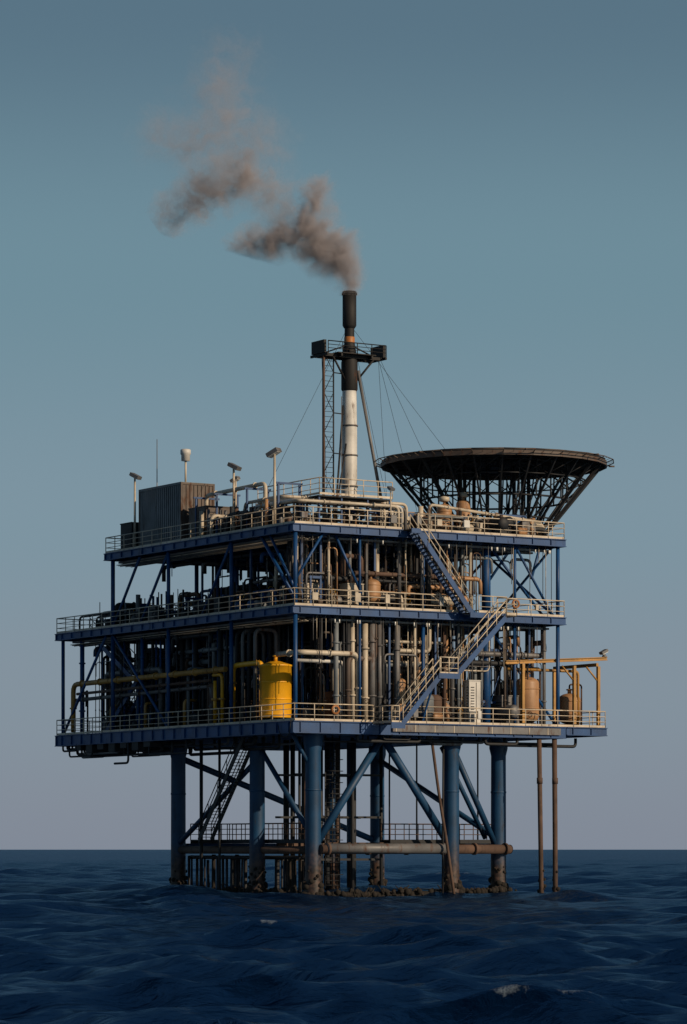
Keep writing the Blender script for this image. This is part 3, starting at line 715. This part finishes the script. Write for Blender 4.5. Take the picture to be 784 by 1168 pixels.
# ------------------------------------------------------------------ floodlights & antennas
def floodlight(u, v, z, h, ang=0.0, s=1.0):
    e = empty('floodlight'); mb = MB()
    mb.path([(u, v, z), (u, v, z+h)], [.085*s, .06*s], 'cream', 8); mb.lathe((u, v, z), [(.16, 0), (.16, .05), (.08, .2)], 'grey', 10)
    mb.obj('pole', e)
    mb = MB(); d = Vector((math.cos(ang), math.sin(ang), -.5)).normalized(); p = Vector((u, v, z+h))
    mb.beam(p-d*.3*s, p+d*.35*s, .5*s, .2*s, 'grey', .08); mb.beam(p-d*.26*s, p+d*.31*s, .44*s, .03, 'lamp', -.04*s)
    mb.tube(p-Vector((0, 0, .15)), p+Vector((0, 0, .1)), .06*s, 'grey', 6)
    mb.obj('lamp_head', e)
floodlight(.2, 2.8, ZT, 4.7, math.radians(120), 1.3)
floodlight(.2, 21.6, ZT, 5.0, math.radians(-60), 1.1); floodlight(1.0, 9.4, ZT, 4.5, math.radians(-60), 1.2); floodlight(24.7, .5, 16.1, .3, math.radians(180), .8)
floodlight(2.2, 11.2, ZT, 3.9, math.radians(120), .9); floodlight(4.2, 4.0, ZT, 2.0, math.radians(-90), .7); floodlight(7.5, .4, ZT, 2.6, math.radians(-90), .7)
e = empty('radio_antenna'); mb = MB(); mb.path([(1.5, 20.8, ZT), (1.5, 20.8, 31.4)], [.05, .025], 'grey', 6); mb.box(1.4, 1.6, 20.7, 20.9, ZT, ZT+.3, 'grey'); mb.obj('whip', e)
e = empty('radar_dome'); mb = MB(); mb.tube((2.3, 18.2, 28.0), (2.3, 18.2, 30.1), .07, 'cream', 8)
mb.lathe((2.3, 18.2, 30.1), [(.08, -.45), (.3, -.4), (.3, 0), (.36, .05), (.36, .35), (.25, .4), (.001, .42)], 'white', 16); mb.obj('dome_and_mast', e)

mb = MB()
for (u, z) in ((3, ZB), (17, ZM)):
    mb.lathe((u, -.1, z+.75), [(.2, -.05), (.3, -.05), (.32, 0), (.3, .05), (.2, .05), (.18, 0), (.2, -.05)], 'orange', 16, 'y')
for k in range(14):
    u = R.uniform(.5, 20); z = R.choice((ZB, ZM, ZT)); mb.box(u, u+R.uniform(.2, .5), -.06, .1, z+.4, z+.4+R.uniform(.3, .6), R.choice(('grey', 'cream', 'white')))
mb.obj('lifebuoys_and_junction_boxes', platform)

# ------------------------------------------------------------------ sea
def build_sea():
    rings = [3.0]
    while rings[-1] < 45: rings.append(rings[-1]*1.05)
    while rings[-1] < 900: rings.append(rings[-1]*1.0045)
    while rings[-1] < 2500: rings.append(rings[-1]*1.011)
    while rings[-1] < 9000: rings.append(rings[-1]*1.05)
    rings = np.array(rings)
    dense = np.arange(-18, 18.001, 0.05); coarse = np.arange(20, 340.1, 2.0)
    az = np.radians(np.concatenate([dense, coarse]))
    nr, na = len(rings), len(az)
    Rr, A = np.meshgrid(rings, az, indexing='ij')
    X = Rr*np.sin(A); Y = Rr*np.cos(A)
    Z = np.zeros_like(X); DX = np.zeros_like(X); DY = np.zeros_like(X)
    ds = np.gradient(rings)[:, None]
    rs = np.random.RandomState(23)
    n = 96
    for i in range(n):
        lam = 0.6*(17/0.6)**((i+rs.rand())/n)
        th = math.radians(250)+rs.randn()*0.5
        a = 0.0135*lam**0.62*(0.5+rs.rand())
        k = 2*math.pi/lam; ph = rs.rand()*6.28
        p = k*(X*math.cos(th)+Y*math.sin(th))+ph
        att = np.clip((lam/ds-2.0)/3, 0, 1)
        Z += a*att*np.cos(p); q = .9
        DX -= q*a*att*math.cos(th)*np.sin(p); DY -= q*a*att*math.sin(th)*np.sin(p)
    G = 1+.35*np.sin(X*.05+Y*.03+1)*np.sin(Y*.06-X*.02)
    Z *= G
    X = X+DX; Y = Y+DY
    std = Z[100:400, :600].std()
    foam = np.clip((Z/std-2.2)/1.2, 0, 1)
    for (u, v) in legs:
        wx = CORNER.x+CR*u-SR*v; wy = CORNER.y+SR*u+CR*v
        foam = np.maximum(foam, .75*np.clip(1-(np.hypot(X-wx, Y-wy)-.5)/1.0, 0, 1))
    co = np.stack([X, Y, Z], -1).reshape(-1, 3)
    co = np.vstack([co, [[0, 0, 0]]])
    I, J = np.meshgrid(np.arange(nr-1), np.arange(na), indexing='ij')
    J2 = (J+1) % na
    quads = np.stack([I*na+J, I*na+J2, (I+1)*na+J2, (I+1)*na+J], -1).reshape(-1, 4)[:, ::-1]
    tri = np.stack([np.arange(na), np.full(na, nr*na), (np.arange(na)+1) % na], -1)[:, ::-1]
    me = bpy.data.meshes.new('sea')
    nq, nt_ = len(quads), len(tri)
    me.vertices.add(len(co)); me.vertices.foreach_set('co', co.astype(np.float32).ravel())
    me.loops.add(nq*4+nt_*3); me.loops.foreach_set('vertex_index', np.concatenate([quads.ravel(), tri.ravel()]).astype(np.int32))
    me.polygons.add(nq+nt_)
    me.polygons.foreach_set('loop_start', np.concatenate([np.arange(nq)*4, nq*4+np.arange(nt_)*3]).astype(np.int32))
    me.update(calc_edges=True)
    me.polygons.foreach_set('use_smooth', np.ones(nq+nt_, bool))
    at = me.attributes.new('foam', 'FLOAT', 'POINT')
    at.data.foreach_set('value', np.append(foam.ravel(), 0).astype(np.float32))
    me.validate()
    o = bpy.data.objects.new('sea', me); scene.collection.objects.link(o)
    m = bpy.data.materials.new('sea_water'); m.use_nodes = True; nt = m.node_tree; L = nt.links
    nt.nodes.remove(nt.nodes['Principled BSDF']); out = nt.nodes['Material Output']
    tc = nd(nt, 'ShaderNodeTexCoord')
    hs = []
    for sc, dt in ((1.1, 7), (5.0, 5)):
        mp = nd(nt, 'ShaderNodeMapping'); mp.inputs['Scale'].default_value = (.75, 1.3, 1); mp.inputs['Rotation'].default_value = (0, 0, .4)
        L.new(tc.outputs['Object'], mp.inputs[0])
        nn = nd(nt, 'ShaderNodeTexNoise'); nn.inputs['Scale'].default_value = sc; nn.inputs['Detail'].default_value = dt; nn.inputs['Distortion'].default_value = .5
        L.new(mp.outputs[0], nn.inputs['Vector']); hs.append(nn)
    b1 = nd(nt, 'ShaderNodeBump'); b1.inputs['Strength'].default_value = 1; b1.inputs['Distance'].default_value = .26
    b2 = nd(nt, 'ShaderNodeBump'); b2.inputs['Strength'].default_value = .9; b2.inputs['Distance'].default_value = .04
    L.new(hs[0].outputs['Fac'], b1.inputs['Height']); L.new(hs[1].outputs['Fac'], b2.inputs['Height']); L.new(b1.outputs[0], b2.inputs['Normal'])
    fa = nd(nt, 'ShaderNodeAttribute', attribute_name='foam')
    fn = nd(nt, 'ShaderNodeTexNoise'); fn.inputs['Scale'].default_value = 2.0; fn.inputs['Detail'].default_value = 9; fn.inputs['Roughness'].default_value = .75; L.new(tc.outputs['Object'], fn.inputs['Vector'])
    ad = nd(nt, 'ShaderNodeMath', operation='MULTIPLY_ADD'); ad.inputs[1].default_value = .32; L.new(fa.outputs['Fac'], ad.inputs[0]); L.new(fn.outputs['Fac'], ad.inputs[2])
    fr = nd(nt, 'ShaderNodeMapRange'); fr.inputs['From Min'].default_value = .79; fr.inputs['From Max'].default_value = .98; L.new(ad.outputs[0], fr.inputs['Value'])
    mx = nd(nt, 'ShaderNodeMix', data_type='RGBA'); mx.inputs['A'].default_value = (.0012, .0085, .030, 1); mx.inputs['B'].default_value = (.20, .25, .30, 1)
    L.new(fr.outputs[0], mx.inputs['Factor'])
    df = nd(nt, 'ShaderNodeBsdfDiffuse'); L.new(mx.outputs['Result'], df.inputs['Color']); L.new(b2.outputs[0], df.inputs['Normal'])
    gl = nd(nt, 'ShaderNodeBsdfGlossy'); gl.inputs['Roughness'].default_value = .13; gl.inputs['Color'].default_value = (.50, .75, 1, 1); L.new(b2.outputs[0], gl.inputs['Normal'])
    fz = nd(nt, 'ShaderNodeFresnel'); fz.inputs['IOR'].default_value = 1.33; L.new(b2.outputs[0], fz.inputs['Normal'])
    # sub-pixel chop keeps the effective grazing reflectance of open sea well below a mirror's
    fm = nd(nt, 'ShaderNodeMapRange'); fm.inputs['To Max'].default_value = .28; fm.inputs['From Max'].default_value = .8; fm.inputs['From Min'].default_value = .05; L.new(fz.outputs[0], fm.inputs['Value'])
    ms = nd(nt, 'ShaderNodeMixShader'); L.new(fm.outputs[0], ms.inputs[0]); L.new(df.outputs[0], ms.inputs[1]); L.new(gl.outputs[0], ms.inputs[2]); L.new(ms.outputs[0], out.inputs['Surface'])
    me.materials.append(m)
build_sea()

# ------------------------------------------------------------------ smoke plume (real volume)
def build_smoke():
    sx = CORNER.x+CR*SU-SR*SV; sy = CORNER.y+SR*SU+CR*SV
    me = bpy.data.meshes.new('smoke_plume')
    sec = [(-.3, 1.3, -1.2, 1.0), (1.5, 1.4, -3.4, 1.8), (4, 1.4, -12.8, 2.6), (9, 0.4, -16.2, 3.0), (13, -2, -15.2, 3.0), (18.2, -4, -12.6, 2.6)]
    vs = []; fs = []
    for (z, xr, xl, hy) in sec: vs += [(xl, -hy, z), (xr, -hy, z), (xr, hy, z), (xl, hy, z)]
    for i in range(len(sec)-1):
        for k in range(4): fs.append((i*4+k, i*4+(k+1) % 4, i*4+4+(k+1) % 4, i*4+4+k))
    fs.append((3, 2, 1, 0)); t = (len(sec)-1)*4; fs.append((t, t+1, t+2, t+3))
    me.from_pydata(vs, [], fs)
    o = bpy.data.objects.new('smoke_plume', me); scene.collection.objects.link(o); o.location = (sx, sy, 40.7)
    m = bpy.data.materials.new('smoke'); m.use_nodes = True; nt = m.node_tree; L = nt.links
    nt.nodes.remove(nt.nodes['Principled BSDF']); out = nt.nodes['Material Output']
    pv = nd(nt, 'ShaderNodeVolumePrincipled'); L.new(pv.outputs[0], out.inputs['Volume'])
    tc = nd(nt, 'ShaderNodeTexCoord')
    def warp(src, scale, amp, det, zr=8):
        n = nd(nt, 'ShaderNodeTexNoise'); n.inputs['Scale'].default_value = scale; n.inputs['Detail'].default_value = det; n.inputs['Roughness'].default_value = .6
        L.new(tc.outputs['Object'], n.inputs['Vector'])
        s1 = nd(nt, 'ShaderNodeVectorMath', operation='SUBTRACT'); s1.inputs[1].default_value = (.5, .5, .5); L.new(n.outputs['Color'], s1.inputs[0])
        sep = nd(nt, 'ShaderNodeSeparateXYZ'); L.new(tc.outputs['Object'], sep.inputs[0])
        mr = nd(nt, 'ShaderNodeMapRange'); mr.inputs['From Min'].default_value = 0; mr.inputs['From Max'].default_value = zr; mr.inputs['To Min'].default_value = .15*amp; mr.inputs['To Max'].default_value = amp
        L.new(sep.outputs['Z'], mr.inputs['Value'])
        s2 = nd(nt, 'ShaderNodeVectorMath', operation='SCALE'); L.new(s1.outputs[0], s2.inputs[0]); L.new(mr.outputs[0], s2.inputs['Scale'])
        a = nd(nt, 'ShaderNodeVectorMath', operation='ADD'); L.new(src, a.inputs[0]); L.new(s2.outputs[0], a.inputs[1])
        return a.outputs[0]
    p = warp(tc.outputs['Object'], .35, 2.8, 1); p = warp(p, 1.0, 2.8, 4, 4)
    blobs = [(.05, 0, -.1, .7, 1), (.05, 0, .6, .95, 1), (-.3, 0, 1.5, 1.5, 1), (-1.0, .2, 2.4, 1.9, 1), (-2.0, .1, 3.0, 2.0, 1), (-2.6, -.2, 4.3, 1.9, 1), (-2.2, -.2, 5.6, 1.6, .8), (-2.6, .1, 6.8, 1.3, .55),
             (-3.9, 0, 3.9, 1.7, .9), (-5.2, .2, 3.5, 1.6, .85), (-6.6, .2, 3.2, 1.4, .75), (-7.6, .2, 3.0, 1.0, .55), (-4.4, 0, 5.3, 1.7, .5), (-5.4, .3, 6.8, 2.1, .52), (-7.2, 0, 7.8, 2.3, .64), (-9.0, -.2, 7.2, 2.1, .64), (-10.6, 0, 6.0, 1.8, .62), (-12.0, .1, 5.0, 1.6, .55),
             (-10.3, 0, 10.0, 3.0, .30), (-8.2, .3, 11.3, 3.0, .30), (-8.6, 0, 13.6, 2.9, .25), (-7.8, -.2, 15.4, 2.3, .20), (-12.1, 0, 10.4, 2.5, .26), (-6.0, 0, 10.0, 2.6, .27)]
    cur = None
    for (x, y, z, r, w) in blobs:
        d = nd(nt, 'ShaderNodeVectorMath', operation='DISTANCE'); L.new(p, d.inputs[0]); d.inputs[1].default_value = (x, y, z)
        a = nd(nt, 'ShaderNodeMath', operation='MULTIPLY_ADD'); L.new(d.outputs['Value'], a.inputs[0]); a.inputs[1].default_value = -w/(r*1.2); a.inputs[2].default_value = w
        if cur is None: cur = a.outputs[0]
        else:
            mx = nd(nt, 'ShaderNodeMath', operation='MAXIMUM'); L.new(cur, mx.inputs[0]); L.new(a.outputs[0], mx.inputs[1]); cur = mx.outputs[0]
    n = nd(nt, 'ShaderNodeTexNoise'); n.inputs['Scale'].default_value = .95; n.inputs['Detail'].default_value = 6; n.inputs['Roughness'].default_value = .64; L.new(p, n.inputs['Vector'])
    e = nd(nt, 'ShaderNodeMapRange'); e.inputs['From Min'].default_value = .40; e.inputs['From Max'].default_value = .64; e.inputs['To Min'].default_value = .0; e.inputs['To Max'].default_value = 1.3; L.new(n.outputs['Fac'], e.inputs['Value'])
    add = nd(nt, 'ShaderNodeMath', operation='MULTIPLY_ADD'); L.new(cur, add.inputs[0]); add.inputs[1].default_value = 1.3; add.inputs[2].default_value = -.35
    ad2 = nd(nt, 'ShaderNodeMath', operation='ADD'); L.new(add.outputs[0], ad2.inputs[0]); L.new(e.outputs[0], ad2.inputs[1])
    cl = nd(nt, 'ShaderNodeMath', operation='MAXIMUM'); cl.inputs[1].default_value = 0; L.new(ad2.outputs[0], cl.inputs[0])
    c2 = nd(nt, 'ShaderNodeMath', operation='MAXIMUM'); c2.inputs[1].default_value = 0; L.new(cur, c2.inputs[0])
    pw = nd(nt, 'ShaderNodeMath', operation='POWER'); pw.inputs[1].default_value = 1.4; L.new(c2.outputs[0], pw.inputs[0])
    dd = nd(nt, 'ShaderNodeMath', operation='MULTIPLY'); L.new(cl.outputs[0], dd.inputs[0]); L.new(pw.outputs[0], dd.inputs[1])
    d3 = nd(nt, 'ShaderNodeMath', operation='MULTIPLY'); d3.inputs[1].default_value = 2.9; L.new(dd.outputs[0], d3.inputs[0])
    L.new(d3.outputs[0], pv.inputs['Density'])
    pv.inputs['Color'].default_value = (.90, .83, .87, 1); pv.inputs['Anisotropy'].default_value = -.1
    me.materials.append(m)
    m.cycles.volume_step_rate = .2
build_smoke()

# ------------------------------------------------------------------ sky + sun
AZ = math.radians(126); EL = math.radians(24)
w = bpy.data.worlds.new('sky'); scene.world = w; w.use_nodes = True; nt = w.node_tree; L = nt.links
bg = nt.nodes['Background']; sk = nd(nt, 'ShaderNodeTexSky', sky_type='NISHITA')
sk.sun_disc = False; sk.sun_elevation = EL; sk.sun_rotation = AZ; sk.air_density = 1.0; sk.dust_density = 1.0; sk.ozone_density = 3.0
tc = nd(nt, 'ShaderNodeTexCoord'); sp = nd(nt, 'ShaderNodeSeparateXYZ'); L.new(tc.outputs['Generated'], sp.inputs[0])
rp = nd(nt, 'ShaderNodeValToRGB'); cr = rp.color_ramp; cr.interpolation = 'EASE'
stops = [(0.0, (.228, .262, .325)), (.05, (.226, .285, .345)), (.10, (.205, .297, .358)), (.175, (.158, .268, .325)), (.25, (.100, .174, .230)), (.38, (.030, .070, .125)), (1.0, (.008, .026, .060))]
cr.elements[0].position = stops[0][0]; cr.elements[0].color = (*stops[0][1], 1)
cr.elements[1].position = 1.0; cr.elements[1].color = (*stops[-1][1], 1)
for pos, c_ in stops[1:-1]:
    el = cr.elements.new(pos); el.color = (*c_, 1)
L.new(sp.outputs['Z'], rp.inputs['Fac'])
sc_ = nd(nt, 'ShaderNodeVectorMath', operation='SCALE'); sc_.inputs['Scale'].default_value = 1/.06; L.new(rp.outputs['Color'], sc_.inputs[0])
mx = nd(nt, 'ShaderNodeMix', data_type='RGBA'); mx.inputs['Factor'].default_value = .92; L.new(sk.outputs[0], mx.inputs['A']); L.new(sc_.outputs[0], mx.inputs['B'])
L.new(mx.outputs['Result'], bg.inputs['Color']); bg.inputs['Strength'].default_value = .06
sd = bpy.data.lights.new('sun', 'SUN'); sd.energy = 3.5; sd.angle = math.radians(.5); sd.color = (1, .79, .56)
so = bpy.data.objects.new('sun', sd); scene.collection.objects.link(so)
dirv = Vector((math.sin(AZ)*math.cos(EL), math.cos(AZ)*math.cos(EL), math.sin(EL)))
so.rotation_euler = dirv.to_track_quat('Z', 'Y').to_euler(); so.location = (60, 100, 60)

# ------------------------------------------------------------------ camera
cd = bpy.data.cameras.new('camera'); co_ = bpy.data.objects.new('camera', cd); scene.collection.objects.link(co_)
co_.location = (0, 0, 3.2); co_.rotation_euler = (math.radians(90), 0, 0)
cd.sensor_fit = 'HORIZONTAL'; cd.sensor_width = 36; cd.lens = 3750/784*36; cd.shift_y = 384/784
cd.clip_start = .5; cd.clip_end = 30000
scene.camera = co_
scene.view_settings.view_transform = 'Standard'; scene.view_settings.look = 'None'; scene.view_settings.exposure = 0
